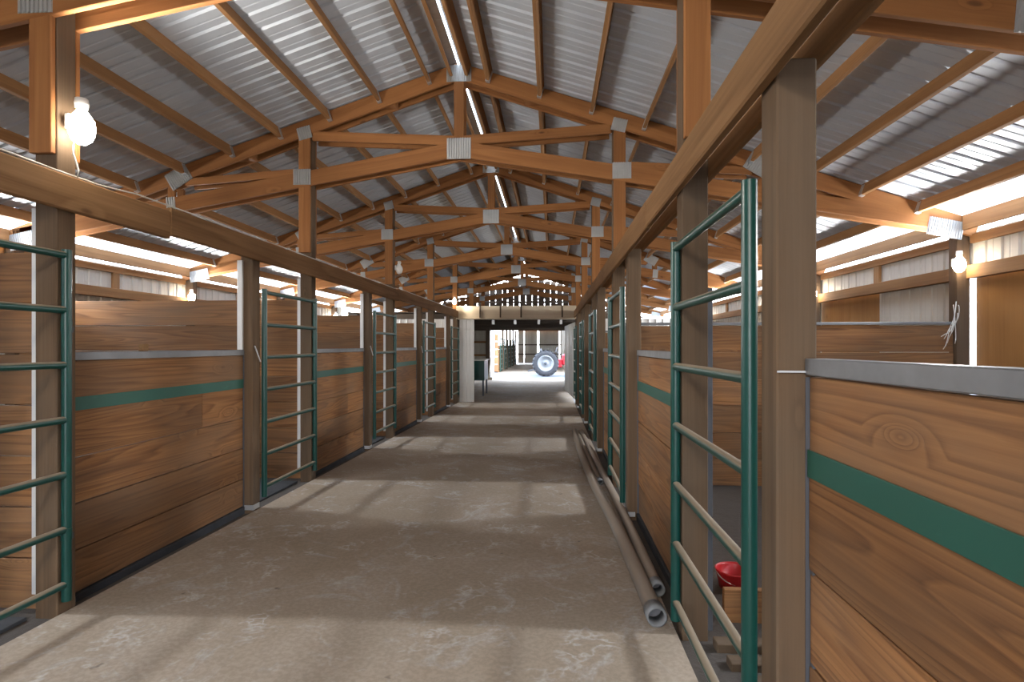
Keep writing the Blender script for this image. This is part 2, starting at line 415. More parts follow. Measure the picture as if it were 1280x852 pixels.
for k in range(-1, 7):
    for s in (-1, 1):
        for r in [0.10] + PUR + [5.74]:
            y0, y1 = max(yk(k) + .115, YN), (yk(k + 1) - .115 if k < 6 else YF)
            if k == -1: y0 = yk(-1) + .115
            d = 0.14 if r < 5.7 else 0.17
            c0 = slope_mat(s, r, y0, 0.105 - d / 2).translation; c1 = slope_mat(s, r, y1, 0.105 - d / 2).translation
            up = Vector((s * math.sin(SL), 0, math.cos(SL))) if r < 5.7 else (0, 0, 1)
            p = bar('purlin', c0, c1, .038, d, M['purlin'], ceil, up)
            if k <= 2 and 0.3 < r < 5.5:      # joist hanger at the far end
                mm = slope_mat(s, r, y1 - .03, 0.105 - d / 2 - .012)
                place('joist_hanger', box_mesh(.06, .048, d * .92, M['galv'], .001), mm, p)
# ridge cap above the ventilated slit
for i in range(2):
    s = (-1, 1)[i]
    mm = slope_mat(s, 0.080 if s < 0 else .063, (YN + YF) / 2, .1095)
    place('ridge_cap', box_mesh(YF - YN, .19 if s < 0 else .212, .003, M['roof'], 0), mm, ceil)

# ---- double trusses, one pair of plies per row of posts
_plate = {}
def plate_mesh(wd, ht):
    key = (wd, ht)
    if key not in _plate:
        bm = bmesh.new(); n = max(4, round(wd / 0.028)); pr = []
        for i in range(n):
            x = -wd / 2 + wd * i / n; p = wd / n
            pr += [(x, 0), (x + .5 * p, 0), (x + .55 * p, -.011), (x + .95 * p, -.011)]
        pr.append((wd / 2, 0))
        f = [(bm.verts.new((x, y, -ht / 2)), bm.verts.new((x, y, ht / 2))) for x, y in pr]
        bk = [(bm.verts.new((x, .003, -ht / 2)), bm.verts.new((x, .003, ht / 2))) for x, y in pr]
        for (a, b), (c, d) in zip(f, f[1:]): bm.faces.new((a, c, d, b))
        for (a, b), (c, d) in zip(bk, bk[1:]): bm.faces.new((a, b, d, c))
        for q in (0, 1):
            for (u, v) in zip(range(len(f)), range(1, len(f))): bm.faces.new((f[u][q], f[v][q], bk[v][q], bk[u][q]))
        bmesh.ops.recalc_face_normals(bm, faces=bm.faces)
        _plate[key] = mesh_from_bm('gusset', bm, M['plate'])
    return _plate[key]
def truss(k, label):
    y = yk(k)
    t = empty('roof_truss', (XC, y, 2.96), label, 'roof truss', 'timber roof trusses over the aisle')
    m = M['truss']; re = 5.72
    for q, yy in ((0, y - .09), (1, y + .09)):
        def P(r, z): return (XC + r, yy, z)
        for s in (-1, 1):
            bar('top_chord', P(0, ztop(0)), P(s * 5.9, ztop(5.9)), .038, .19, m, t)
            bar('bottom_chord', P(0, zbot(0)), P(s * re, zbot(re)), .038, .185, m, t)
            # webs sit a hair behind the chords so that faces never coincide
            def W(r, z): return (XC + s * r, yy + .001, z)
            bar('web', W(.06, zbot(0) + .10), W(1.80, ztop(1.80) - .13), .036, .115, m, t)
            bar('web', W(2.02, zbot(2.0) + .10), W(3.42, ztop(3.42) - .12), .036, .09, m, t)
            bar('web', W(3.60, ztop(3.6) - .10), W(3.60, zbot(3.6) + .0), .036, .09, m, t, (1, 0, 0))
            bar('post_board', W(1.905, ztop(1.9) - .09), W(1.905, 2.74), .036, .14, m, t, (1, 0, 0))
        bar('king_post', P(0, ztop(0) - .06), P(0, zbot(0) + .06), .036, .12, m, t, (1, 0, 0))
    for r in (0.9, 2.7, 4.6):
        for s in (-1, 1):
            if (k + int(r)) % 2: B('spacer_block', XC + s * r - .12, XC + s * r + .12, y - .068, y + .068, ztop(r) - .075, ztop(r) + .06, m, t)
    yf = y - .1105
    if k >= 0:
        def G(r, z, wd, ht, tilt=0): place('gusset_plate', plate_mesh(wd, ht), T(XC + r, yf, z) @ Matrix.Rotation(tilt, 4, 'Y'), t)
        G(0, ztop(0) - .03, .30, .20); G(0, zbot(0) + .0, .29, .25)
        for s in (-1, 1):
            G(s * 1.9, ztop(1.9) - .06, .17, .15, s * .25); G(s * 1.93, zbot(1.93) + .03, .22, .19)
            G(s * 3.50, ztop(3.50) - .03, .30, .22, s * .55); G(s * 3.60, zbot(3.60), .12, .20, s * .08)
            G(s * 5.55, ztop(5.55) - .10, .38, .20, s * .2)
    return t
for k in range(-1, 7):
    if k < 0: lab = 'doubled timber roof truss behind the viewer, over the near end of the aisle'
    elif k == 0: lab = 'nearest timber roof truss, cut off by the top of the picture'
    else: lab = 'timber roof truss with ribbed nail plates, %s one back from the nearest truss' % ORD[k - 1]
    truss(k, lab)

# ---- outer side walls: ribbed siding on girts, posts, plywood doors
WALL_R = 5.88
for s, nm in ((-1, 'left'), (1, 'right')):
    wl = empty('wall_' + nm, (XC + s * WALL_R, 0, 0), 'ribbed metal outer wall with timber girts on the %s side' % nm, 'wall', kind='structure')
    xw = XC + s * WALL_R
    rot = Matrix.Rotation(math.pi / 2, 4, 'Z') @ Matrix.Rotation(math.pi / 2, 4, 'X')   # sheet X -> world Y, ribs vertical
    top, bot = 2.885, -0.3
    n = int((19.0 - YN) / SH_W)
    for i in range(n):
        y = YN + SH_W * (i + .5)
        z0 = bot
        if s > 0 and 3.9 < y < 6.95: z0 = 2.50         # doorway of the near stall
        if s > 0 and 8.9 < y < 10.5: z0 = 2.50
        place('siding_sheet', ribbed_mesh(SH_W, top - z0, M['siding'], rib=.018), T(xw, y, (top + z0) / 2) @ rot, wl)
    xi0, xi1 = (xw - .045, xw - .005) if s > 0 else (xw + .005, xw + .045)
    for k in range(-1, 4):
        ya, yb = yk(k) + .075, yk(k + 1) - .075
        B('girt', xi0, xi1, ya, yb, 2.76, 2.86, M['purlin'], wl)
        B('girt', xi0 - (.04 if s > 0 else 0), xi1 + (.04 if s < 0 else 0), ya, yb, 2.36, 2.51, M['purlin'], wl)
        B('girt', xi0, xi1, ya, yb, 1.15, 1.29, M['purlin'], wl)
        B('girt_block', xi0, xi1, (ya + yb) / 2 - .07, (ya + yb) / 2 + .07, 2.51, 2.76, M['purlin'], wl)
nd = 0
def plydoor(y0, y1, label):
    global nd; nd += 1
    d = empty('door_%d' % nd, (XC + WALL_R + .05, (y0 + y1) / 2, 0), label, 'door', kind='structure')
    x = XC + WALL_R + .04; n = 2
    for i in range(n):
        a = y0 + (y1 - y0) * i / n; b = y0 + (y1 - y0) * (i + 1) / n
        B('plywood_panel', x, x + .02, a + .002, b - .002, -.05, 2.42, M['ply'], d, .002)
plydoor(4.1, 6.94, 'large plywood sliding door in the outer wall beside the lit post')
plydoor(8.7, 10.75, 'plywood door further along the outer wall on the right')
def wall_post(s, k):
    x = XC + s * (R_OUT + .07); y = yk(k)
    o = B('wall_post', x - .07, x + .07, y - .068, y + .068, -.25, 2.96, M['post'] if not (s > 0 and k == 1) else M['post'])
    tag(o, 'outer wall timber post under the eave on the %s, %s along' % ('left' if s < 0 else 'right', ORD[k + 1]), 'post', 'outer wall posts')
for s in (-1, 1):
    for k in range(-1, 5): wall_post(s, k)

# ---- near end wall behind the viewer, with an opening added for fill daylight
wn = empty('wall_near', (XC, YN, 0), 'unseen ribbed end wall behind the viewer, with an opening added for fill daylight', 'wall', kind='structure')
for i in range(13):
    x = XC - 5.9 + SH_W * (i + .5); h = ztop(min(abs(x - XC) + .4, 5.9)) + .1
    z0 = 3.0 if -1.9 < x < -.1 else -.3
    place('siding_sheet', ribbed_mesh(SH_W, h - z0, M['siding'], rib=.018), T(x, YN, (h + z0) / 2) @ Matrix.Rotation(math.pi / 2, 4, 'X'), wn)
# ---- header across the aisle, link roof, second barn
YH = yk(4)
hd = empty('lintel_beam', (XC, YH, 2.45), 'pale boxed header beam across the far end of the aisle', 'beam')
B('face_board', XL - .02, XR + .02, YH - .16, YH - .12, 2.47, 2.83, M['pale'], hd)
B('soffit_board', XL - .02, XR + .02, YH - .17, YH + .5, 2.43, 2.468, M['pale'], hd)
for x in (-2.25, -1.62, -.98, .28): B('strap', x - .022, x + .022, YH - .185, YH - .161, 2.47, 2.84, M['darkwood'], hd)
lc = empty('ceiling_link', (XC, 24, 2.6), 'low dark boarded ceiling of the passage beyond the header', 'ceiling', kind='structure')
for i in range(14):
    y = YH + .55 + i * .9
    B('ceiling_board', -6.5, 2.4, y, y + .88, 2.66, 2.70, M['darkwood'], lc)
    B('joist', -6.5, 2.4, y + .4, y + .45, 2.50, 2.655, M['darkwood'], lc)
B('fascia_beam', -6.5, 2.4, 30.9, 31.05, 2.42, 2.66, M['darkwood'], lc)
for i, x in enumerate((-1.9, -1.2, -.45, .25)):
    B('hanger_bracket', x - .04, x + .04, YH + .36, YH + .40, 2.28, 2.43, M['galv'], lc)
# passage walls
wlk = empty('wall_passage_left', (-6.5, 24, 0), 'shadowy ribbed wall with girts beyond the header, left of the passage', 'wall', kind='structure')
for i in range(4):
    x = -6.6 + SH_W * (i + .5)
    if x < -3.6: place('siding_sheet', ribbed_mesh(SH_W, 2.9, M['siding'], rib=.018), T(x, 30.95, 1.2) @ Matrix.Rotation(math.pi / 2, 4, 'X'), wlk)
place('siding_sheet', ribbed_mesh(.36, 2.9, M['siding'], rib=.018), T(-3.70, 30.95, 1.2) @ Matrix.Rotation(math.pi / 2, 4, 'X'), wlk)
for z in (.35, 1.05, 1.75): B('girt', -6.5, -3.45, 30.86, 30.91, z, z + .10, M['purlin'], wlk)
B('side_sheet', -6.62, -6.56, 18.2, 31, -.2, 2.7, M['siding'], wlk)
B('corner_post', -3.55, -3.33, 30.7, 30.92, -.2, 2.6, M['darkwood'], wlk)
B('stud', -4.35, -4.22, 30.72, 30.86, -.2, 2.6, M['darkwood'], wlk)
tag(B('floor_passage', -6.6, XL + .02, 18.2, 31.0, -.33, -.18, M['concrete'], bev=0), 'dim concrete floor left of the passage', 'floor', kind='structure')
tag(B('wall_passage_right', 1.0, 1.08, 22.2, 31, -.2, 2.66, M['siding'], bev=0), 'wall on the right of the passage beyond the header', 'wall', kind='structure')
# white sheet-metal wall return and door leaf
sd = empty('wall_return', (-2.72, YH + .08, 0), 'narrow white ribbed metal panel standing left of the far opening', 'wall', kind='structure')
place('white_sheet', ribbed_mesh(.46, 2.60, M['white_siding'], .115, .015), T(-2.70, YH + .10, 1.14) @ Matrix.Rotation(math.pi / 2, 4, 'X'), sd)
sd2 = empty('wall_stall_end', (-4.6, YH + .1, 0), 'white ribbed metal wall closing the last stall', 'wall', kind='structure')
for i in range(4): place('white_sheet', ribbed_mesh(.9, 2.60, M['white_siding']), T(-3.45 - .9 * i, YH + .12, 1.14) @ Matrix.Rotation(math.pi / 2, 4, 'X'), sd2)
for i in range(4): place('white_sheet', ribbed_mesh(.9, 2.60, M['white_siding']), T(1.40 + .9 * i, YH + .12, 1.14) @ Matrix.Rotation(math.pi / 2, 4, 'X'), sd2)
nd += 1
dl = empty('door_%d' % nd, (.58, 20, 0), 'white metal door leaf folded back on the right of the far opening', 'door', kind='structure')
B('door_leaf', -.03, .03, -2, 2, .05, 2.43, M['white_siding'], None, .003)
leaf = C.objects[-1]; leaf.parent = dl; leaf.location = (0, 0, 1.14); 
for q in range(3):
    o = B('door_rib', -.05, -.03, -1.6 + q * 1.5, -1.5 + q * 1.5, -.05, 2.33, M['white_siding'], None, .003); o.parent = dl
dl.rotation_euler = (0, 0, .055)

# second barn beyond the bright yard
w2 = empty('wall_far', (-1.3, 56, 0), 'distant end wall of ribbed sheets with bright vertical gaps', 'wall', kind='structure')
for (xa, xb) in ((-3.30, -2.75), (-2.68, -1.45), (-1.28, .62), (.74, 3.0)):
    place('siding_sheet', ribbed_mesh(xb - xa, 3.2, M['siding'], .3), T((xa + xb) / 2, 56.0, 1.5) @ Matrix.Rotation(math.pi / 2, 4, 'X'), w2)
for z in (.75, 1.65): B('girt', -3.3, 3.0, 55.85, 55.93, z, z + .1, M['darkwood'], w2)
B('door_header', -3.3, 3.0, 55.6, 55.8, 3.02, 3.45, M['truss'], w2)
tag(B('floor_far_barn', -4.6, 2.6, 38.0, 56.5, -.32, -.165, M['concrete'], bev=0), 'concrete aisle floor of the second barn', 'floor', kind='structure')
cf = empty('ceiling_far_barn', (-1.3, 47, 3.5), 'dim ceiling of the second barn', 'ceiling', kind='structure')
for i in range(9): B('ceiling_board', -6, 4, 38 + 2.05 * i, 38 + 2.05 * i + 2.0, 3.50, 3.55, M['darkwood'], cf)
B('front_beam', -6, 4, 38.0, 38.2, 3.0, 3.5, M['truss'], cf)
wf = empty('wall_far_left', (-3.5, 47, 0), 'row of boarded stall fronts in the second barn', 'wall', kind='structure')
B('side_sheet', -6.6, -6.5, 38.1, 56, -.2, 3.5, M['siding'], wf)
for i in range(6): B('plank', -3.62, -3.56, 38.1, 56, -.15 + i * .3, .14 + i * .3, M['plank'], wf)
B('end_board', -6.5, -4.02, 38.0, 38.1, -.15, 3.4, M['siding'], wf)
B('corner_post', -4.0, -3.84, 37.92, 38.12, -.15, 3.3, M['white_siding'], wf)
for i in range(5): B('plank', -3.82, -3.56, 38.02, 38.08, -.1 + .5 * i, .36 + .5 * i, M['plank'], wf)
wr = empty('wall_far_right', (.85, 47, 0), 'sheeted wall on the right of the second barn', 'wall', kind='structure')
B('sheet', .86, .92, 38.2, 56, -.15, 3.4, M['siding'], wr); B('corner_post', .80, .98, 38.0, 38.18, -.15, 3.4, M['white_siding'], wr)

# open gable framing over the far end
gf = empty('gable_frame', (XC, YF, 2.8), 'open gable framing of studs and rails against the sky at the far roof end', 'framing')
for i in range(17):
    r = -4.8 + .6 * i
    B('stud', XC + r - .03, XC + r + .03, YF - .05, YF, 2.75, ztop(abs(r)) - .05, M['darkwood'], gf)
for z in (2.85, 3.2, 3.55, 3.9, 4.25):
    rr = (4.85 - z) / .335 - .05
    B('rail', XC - min(rr, 5.2), XC + min(rr, 5.2), YF - .09, YF - .051, z, z + .09, M['darkwood'], gf)
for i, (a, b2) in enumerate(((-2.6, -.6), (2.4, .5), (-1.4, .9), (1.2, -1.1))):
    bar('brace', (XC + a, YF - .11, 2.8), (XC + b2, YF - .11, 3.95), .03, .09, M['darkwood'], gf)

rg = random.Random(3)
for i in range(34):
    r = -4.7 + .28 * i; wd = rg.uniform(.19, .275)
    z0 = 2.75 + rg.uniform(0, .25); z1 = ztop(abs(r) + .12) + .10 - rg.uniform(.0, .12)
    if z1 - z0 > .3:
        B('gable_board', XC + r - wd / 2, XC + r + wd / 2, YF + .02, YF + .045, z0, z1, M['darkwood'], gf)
# ================================================================== POSTS, BEAMS
def main_post(s, k):
    x0 = XL - PW if s < 0 else XR
    o = B('timber_post', x0, x0 + PW, yk(k) - .068, yk(k) + .068, fz(yk(k)) - .05, ztop(1.9) - .1, M['post'])
    side = 'left' if s < 0 else 'right'
    tag(o, 'tall timber post carrying the roof truss, %s main post on the %s of the aisle' % (ORD[max(k, 0)] if k >= 0 else 'unseen', side), 'post', 'main posts along the aisle')
    return o
def jamb_post(s, k):
    y = yj(s, k); x0 = XL - JW if s < 0 else XR
    side = 'left' if s < 0 else 'right'
    p = empty('gate_post', (x0 + JW / 2, y, fz(y)), 'short timber gate post under the beam, %s on the %s of the aisle' % (ORD[k], side), 'post', 'gate posts along the aisle')
    B('post_shaft', x0, x0 + JW, y - .07, y + .07, fz(y) - .04, 2.52, M['post'], p, .006)
    if s < 0:
        B('base_bracket', XL - .09, XL + .006, y - .072, y + .05, fz(y) + .005, fz(y) + .055, M['galv'], p, .002)
        bar('latch_rod', (XL + .012, y - .06, 1.60), (XL + .03, y + .02, 1.44), .012, .012, M['galv'], p)
    else:
        if k == 0:
            bm = bmesh.new()    # thin strike plate bent round the post
            outl = [(-.10, -.085), (.03, -.088), (.085, -.084), (.03, -.078), (-.0, -.0715), (-.085, -.0715)]
            vs = [bm.verts.new((x, y_, 0)) for x, y_ in outl]; f = bm.faces.new(vs)
            r = bmesh.ops.extrude_face_region(bm, geom=[f])
            for v in [e for e in r['geom'] if isinstance(e, bmesh.types.BMVert)]: v.co.z += .006
            bmesh.ops.recalc_face_normals(bm, faces=bm.faces)
            place('strike_plate', mesh_from_bm('strike_plate', bm, M['galv']), T(XR + JW - .03, y, 1.515), p)
        else:
            B('base_bracket', XR - .006, XR + .07, y - .072, y + .05, fz(y) + .005, fz(y) + .05, M['galv'], p, .002)
    return p
for s in (-1, 1):
    for k in range(-1, 7): 
        if k <= 4 : po = main_post(s, k)
        if s > 0 and k == 0:
            B('partition_channel', XR + PW + .001, XR + PW + .03, yk(0) - .05, yk(0) + .05, 0.02, 1.92, M['dark_steel'], po, .002)
    for k in range(0, 5): jamb_post(s, k)
for s in (-1, 1):   # tie beam along each row of posts, in butted lengths
    side = 'left' if s < 0 else 'right'
    ys = [-4.0] + [yk(0) + .9, yk(2) + .2, yk(4) - .13]
    for i, (a, b) in enumerate(zip(ys, ys[1:])):
        x0 = XL + .001 if s < 0 else XR - .046
        o = B('tie_beam', x0, x0 + .045, a + .002, b - .002, ((2.415, 2.445, 2.465) if s < 0 else (2.455, 2.45, 2.46))[i], ((2.625, 2.655, 2.68) if s < 0 else (2.645, 2.65, 2.665))[i], M['beam'], None, .008)
        tag(o, 'rough sawn beam over the gates on the %s, %s length from the viewer' % (side, ORD[i]), 'beam', 'beams along the aisle')
    x0 = XL - .09 if s < 0 else XR + .02
    ob = B('header_board', x0, x0 + .04, -4.0, yk(4) - .1, 2.53, 2.66, M['beam'], None, .006)
    tag(ob, 'second board lying behind the beam over the gate posts on the %s' % side, 'board')
    ob.location.x = XL - PW - .022 if s < 0 else XR + PW + .022

# ================================================================== STALL FRONTS
def stall_front(s, k):
    """boarded panel from main post k to the next gate post"""
    y0, y1 = yk(k) + .07, yj(s, k + 1) - .072
    ym = (y0 + y1) / 2; zf = fz(ym)
    inx = XL - .095 if s < 0 else XR + .095      # aisle face of the planks
    def xr(a, b): return (inx - b, inx - a) if s < 0 else (inx + a, inx + b)
    side = 'left' if s < 0 else 'right'
    o = empty('stall_barrier', (inx, ym, zf), 'low boarded stall front with green stripe and metal top rail, %s on the %s' % (ORD[k + (0 if s < 0 else 1)], side), 'stall wall', 'boarded stall fronts along the aisle')
    zs = [zf + .03, .29, .59, .885, 1.20, 1.505]
    for i in range(5):
        j = random.uniform(0, .006)
        a, b = xr(j, .04 + j)
        # some courses are pieced from two lengths
        if (i * 7 + k * 3 + (s > 0)) % 4 == 1 and k >= 0:
            c = y0 + (y1 - y0) * random.uniform(.55, .8)
            B('plank', a, b, y0 + .004, c - .0015, zs[i] + .004, zs[i + 1] - .004, M['plank'], o, .004)
            a, b = xr(j + .003, .043 + j)
            B('plank', a, b, c + .0015, y1 - .004, zs[i] + .004, zs[i + 1] - .004, M['plank'], o, .004)
        else:
            B('plank', a, b, y0 + .004, y1 - .004, zs[i] + .004, zs[i + 1] - .004, M['plank'], o, .004)
    a, b = xr(-.006, -.001)
    B('green_stripe', a, b, y0 + .01, y1 - .01, 1.185, 1.272, M['stripe'], o, .002)
    a, b = xr(-.012, .056)
    B('top_rail', a, b, y0 + .006, y1 - .006, 1.507, 1.56, M['grey_steel'], o, .003)
    a, b = xr(-.004, .02)
    B('kick_strip', a - (.012 if s > 0 else 0), b + (.012 if s < 0 else 0), y0 + .006, y1 - .006, zf - .04, zf + .028, M['rubber'], o, .003)
    a, b = xr(-.008, .045)
    B('edge_channel', a, b, y1 - .003, y1 + .0, zf + .02, 1.50, M['dark_steel'], o, .0005)
    if s < 0: B('guide_channel', XL - PW - .005, XL - PW + .045, y1 - .028, y1 - .0, 1.562, 2.44, M['white_metal'], o, .002)
    else: B('guide_channel', XR + PW - .04, XR + PW + .0, y1 - .028, y1, zf, 1.50, M['dark_steel'], o, .002)
for s in (-1, 1):
    for k in range(-1, 4):
        if s < 0 and k == -1: continue
        stall_front(s, k)

# ================================================================== PARTITIONS BETWEEN STALLS
def partition(s, k):
    y = yk(k); zf = fz(y); side = 'left' if s < 0 else 'right'
    ra, rb = R_IN + PW + .004, R_OUT - .003
    xa, xb = sorted((XC + s * ra, XC + s * rb))
    o = empty('stall_partition', ((xa + xb) / 2, y, zf), 'plank partition between stalls, behind the %s main post on the %s' % (ORD[k], side), 'partition', 'plank partitions between stalls')
    n = 7 if s < 0 else 6; top = 2.17 if s < 0 else 1.84
    h = (top - zf) / n
    for i in range(n):
        j = random.uniform(-.006, .006)
        B('plank', xa + random.uniform(.002, .012), xb - .002, y - .02 + j, y + .02 + j, zf + i * h + .004, zf + (i + 1) * h - .004, M['plank'], o, .003)
    if s < 0:
        B('end_channel', xb - .046, xb + .0, y - .040, y - .0275, zf + .10, 2.43, M['white_metal'], o, .002)
    else:
        B('cap_rail', xa, xb, y - .03, y + .03, 1.842, 1.875, M['grey_steel'], o, .003)
        B('end_channel', xa, xa + .03, y - .040, y - .0275, zf + .02, 1.84, M['dark_steel'], o, .002)
for k in range(0, 5): partition(-1, k)
for k in range(1, 5): partition(1, k)

# ================================================================== GATES
def gate(s, k):
    ya, yb = yj(s, k) + .10, yk(k) - .035
    x = XL + .030 if s < 0 else XR - .030
    zf = fz(yk(k)); z0, z1 = .17, 2.165
    side = 'left' if s < 0 else 'right'
    g = empty('stall_gate', (x, yb, z0), 'green tubular stall gate with seven rungs, %s gate on the %s of the aisle' % (ORD[k], side), 'gate', 'green tube gates along the aisle')
    for yy in (ya, yb):
        tube('stile', (x, yy, z0 - .10), (x, yy, z1 + .012), .027, M['green'], g, 18)
    for i in range(7):
        z = z0 + (z1 - z0 - .022) * i / 6
        tube('rung', (x, ya + .02, z), (x, yb - .02, z), .0215, M['green'], g, 16)
    for z in (.47, 1.72):
        h = tube('hinge', (x, yb, z - .035), (x, yb, z + .035), .0295, M['green'], g, 14)
        xo = XL + .001 if s < 0 else XR - .001
        bar('hinge_bolt', (x, yb + .03, z), (xo, yb + .03, z), .014, .014, M['galv'], h)
        bar('hinge_plate', (x + (.0 if s > 0 else 0), yb + .012, z - .02), (x, yb + .05, z - .02), .012, .04, M['dark_steel'], h)
for s in (-1, 1):
    for k in range(0, 5): gate(s, k)

# ================================================================== LAMPS
bulb_prof = [(0, -.115), (.022, -.112), (.046, -.092), (.060, -.058), (.064, -.022), (.058, .012), (.040, .040), (.024, .062), (.020, .08)]
bulb_me = lathe(bulb_prof, M['bulb'], 14); bulb_key_me = lathe(bulb_prof, M['bulb_key'], 14); bulb_off_me = lathe(bulb_prof, M['ceramic'], 14)
sock_me = lathe([(0, .125), (.03, .125), (.034, .10), (.03, .076), (0, .076)], M['ceramic'], 14)
def lamp(loc, nrm, label, on=True, key=False, scale=1.0, wire_to=None, aim=None, power=None, cone=None, tint=None, soft=None):
    """bare bulb in a ceramic holder; nrm points from the post towards the bulb"""
    n = Vector(nrm).normalized(); loc = Vector(loc)
    l = empty('bulb_lamp', loc, label, 'lamp', 'bare bulb lamps on posts')
    basem = loc - n * .075
    m, L = frame_mat(basem, basem + n * .03)
    B0 = place('back_box', box_mesh(.03, .09, .09, M['ceramic'], .006), m, l)
    place('socket', sock_me, T(*loc) @ Matrix.Scale(scale, 4), l)
    bar('bracket', basem, loc + Vector((0, 0, .1)), .02, .02, M['ceramic'], l)
    place('bulb', bulb_off_me if not on else (bulb_key_me if key else bulb_me), T(*loc) @ Matrix.Scale(scale, 4), l)
    if aim:      # spotlight added at the bulb, standing in for its forward throw
        ld = bpy.data.lights.new('aimed_spot', 'SPOT'); ld.energy = power or (KEY_W if key else BEAM_W)
        ld.color = tint or ((1.0, .93, .84) if key else (.76, .87, 1.0))
        ld.spot_size = math.radians(cone or (150 if key else 32)); ld.spot_blend = .35 if (key or cone) else .6; ld.shadow_soft_size = soft or (.06 if key else .10)
        lo = bpy.data.objects.new('aimed_spot', ld); C.objects.link(lo); lo.parent = l
        a = Vector(aim).normalized(); lo.location = a * .13
        lo.rotation_euler = a.to_track_quat('-Z', 'Y').to_euler(); lo['kind'] = 'helper'
        if not (key or cone):     # second added spot spills softly over stall and roof
            ld2 = bpy.data.lights.new('spill', 'SPOT'); ld2.energy = WIDE_W; ld2.color = (.98, .97, .95)
            ld2.spot_size = math.radians(165); ld2.spot_blend = .5; ld2.shadow_soft_size = .12
            lo2 = bpy.data.objects.new('spill', ld2); C.objects.link(lo2); lo2.parent = l
            a2 = Vector((aim[0], 0, abs(aim[0]) * .45)).normalized(); lo2.location = a2 * .14 + Vector((0, -.05, 0))
            lo2.rotation_euler = a2.to_track_quat('-Z', 'Y').to_euler(); lo2['kind'] = 'helper'
    if wire_to:
        w0 = basem + n * .01 + Vector((0, 0, -.05)); w1 = Vector(wire_to)
        pts = [w0.lerp(w1, t / 6) + Vector((0, .012 * math.sin(t * 1.6), -.0)) for t in range(7)]
        place('cord', path_mesh(pts, .006, M['wire'], 6), T(0, 0, 0), l)
    return l
lamp((XL + .10, yk(0) - .005, 2.95), (1, 0, 0), 'large glowing bulb on the near left main post above the beam', key=True, aim=(1, .25, .75), scale=1.15, wire_to=(XL + .055, yk(0) + .02, 2.63))
lamp((XL + .10, yk(2), 3.05), (1, 0, 0), 'unlit white bulb lamp on the third main post on the left', on=False)
lamp((XL - .06, yk(4) - .26, 2.99), (0, -1, 0), 'glowing bulb on the left post beside the far header', aim=(1, -.45, -.15), power=35, cone=150, tint=(1, .9, .76))
lamp((XC, YN + .16, 3.35), (0, 1, 0), 'added fill light over the added opening, unseen behind the viewer', scale=1.3, aim=(0, 1, -.12), power=FILL_W, cone=150, tint=(1, .88, .73), soft=.25)  # unseen lamp added as warm fill for trusses and planks
for s in (-1, 1):
    for k in range(0, 5):
        lamp((XC + s * (R_OUT - .02), yk(k) - .14, 2.54), (0, -1, 0), 'glowing bulb on the outer wall post, %s along the %s wall' % (ORD[k], 'left' if s < 0 else 'right'), aim=(-s * 3.9, -.62, -2.0))
lamp((-2.98, 39.8, 3.02), (0, 0, -1), 'glowing bulb hanging in the second barn, left of the far pair', scale=1.5, wire_to=(-2.98, 39.8, 3.5))
lamp((-2.86, 45.5, 2.96), (0, 0, -1), 'glowing bulb hanging in the second barn, right of the far pair', scale=1.5, wire_to=(-2.86, 45.5, 3.5))
# cable lying along the top of the left beam
pts = [(XL + .03 + .008 * math.sin(i * 1.3), -1 + i * .35, (2.634 if i < 14 else 2.664 if i < 34 else 2.689) + .004 * abs(math.sin(i * 2.1))) for i in range(52)]
tag(place('electric_cable', path_mesh(pts, .006, M['wire'], 6), T(0, 0, 0)), 'pale electric cable lying along the top of the left beam', 'cable')

# ================================================================== PIPES ON THE FLOOR
def pipe(name, xy, r, label, bell=0):
    pts = []
    n = 28
    for i in range(n + 1):        # Catmull-like smooth path through the given plan points
        t = i / n * (len(xy) - 1); a = min(int(t), len(xy) - 2); u = t - a
        p0, p1, p2, p3 = (Vector(xy[max(a - 1, 0)]), Vector(xy[a]), Vector(xy[a + 1]), Vector(xy[min(a + 2, len(xy) - 1)]))
        q = .5 * ((2 * p1) + (p2 - p0) * u + (2 * p0 - 5 * p1 + 4 * p2 - p3) * u * u + (3 * p1 - p0 - 3 * p2 + p3) * u ** 3)
        pts.append((q.x, q.y, fz(q.y) + r + (bell if bell else 0) + .001))
    o = empty(name, (pts[0][0], pts[0][1], fz(pts[0][1])), label, 'pipe', 'long pipes lying beside the stalls')
    place('pipe_body', path_mesh(pts, r, M['pvc'], 16, cap=False), T(0, 0, 0), o)
    d = (Vector(pts[1]) - Vector(pts[0])).normalized(); p = Vector(pts[0])
    tube('pipe_end', p - d * .06, p + d * .05, r + .006, M['pvc_end'], o, 20, .012)
    tube('pipe_end', p + d * .06, p + d * .10, r - .002, M['pipe_in'], o, 16)
    return o
pipe('floor_pipe', [(.56, 3.40), (.542, 4.3), (.515, 5.3), (.445, 6.8), (.40, 8.9), (.40, 11.2)], .052, 'thick dusty pipe with a grey socket end, closest to the aisle centre', .006)
pipe('floor_pipe', [(.643, 3.82), (.640, 5.2), (.615, 6.8), (.570, 8.9), (.53, 11.3)], .040, 'dusty pipe lying against the stall fronts on the right', .006)
pipe('floor_pipe', [(.533, 6.95), (.488, 8.9), (.465, 11.0)], .032, 'short pipe lying between the two long pipes', .006)

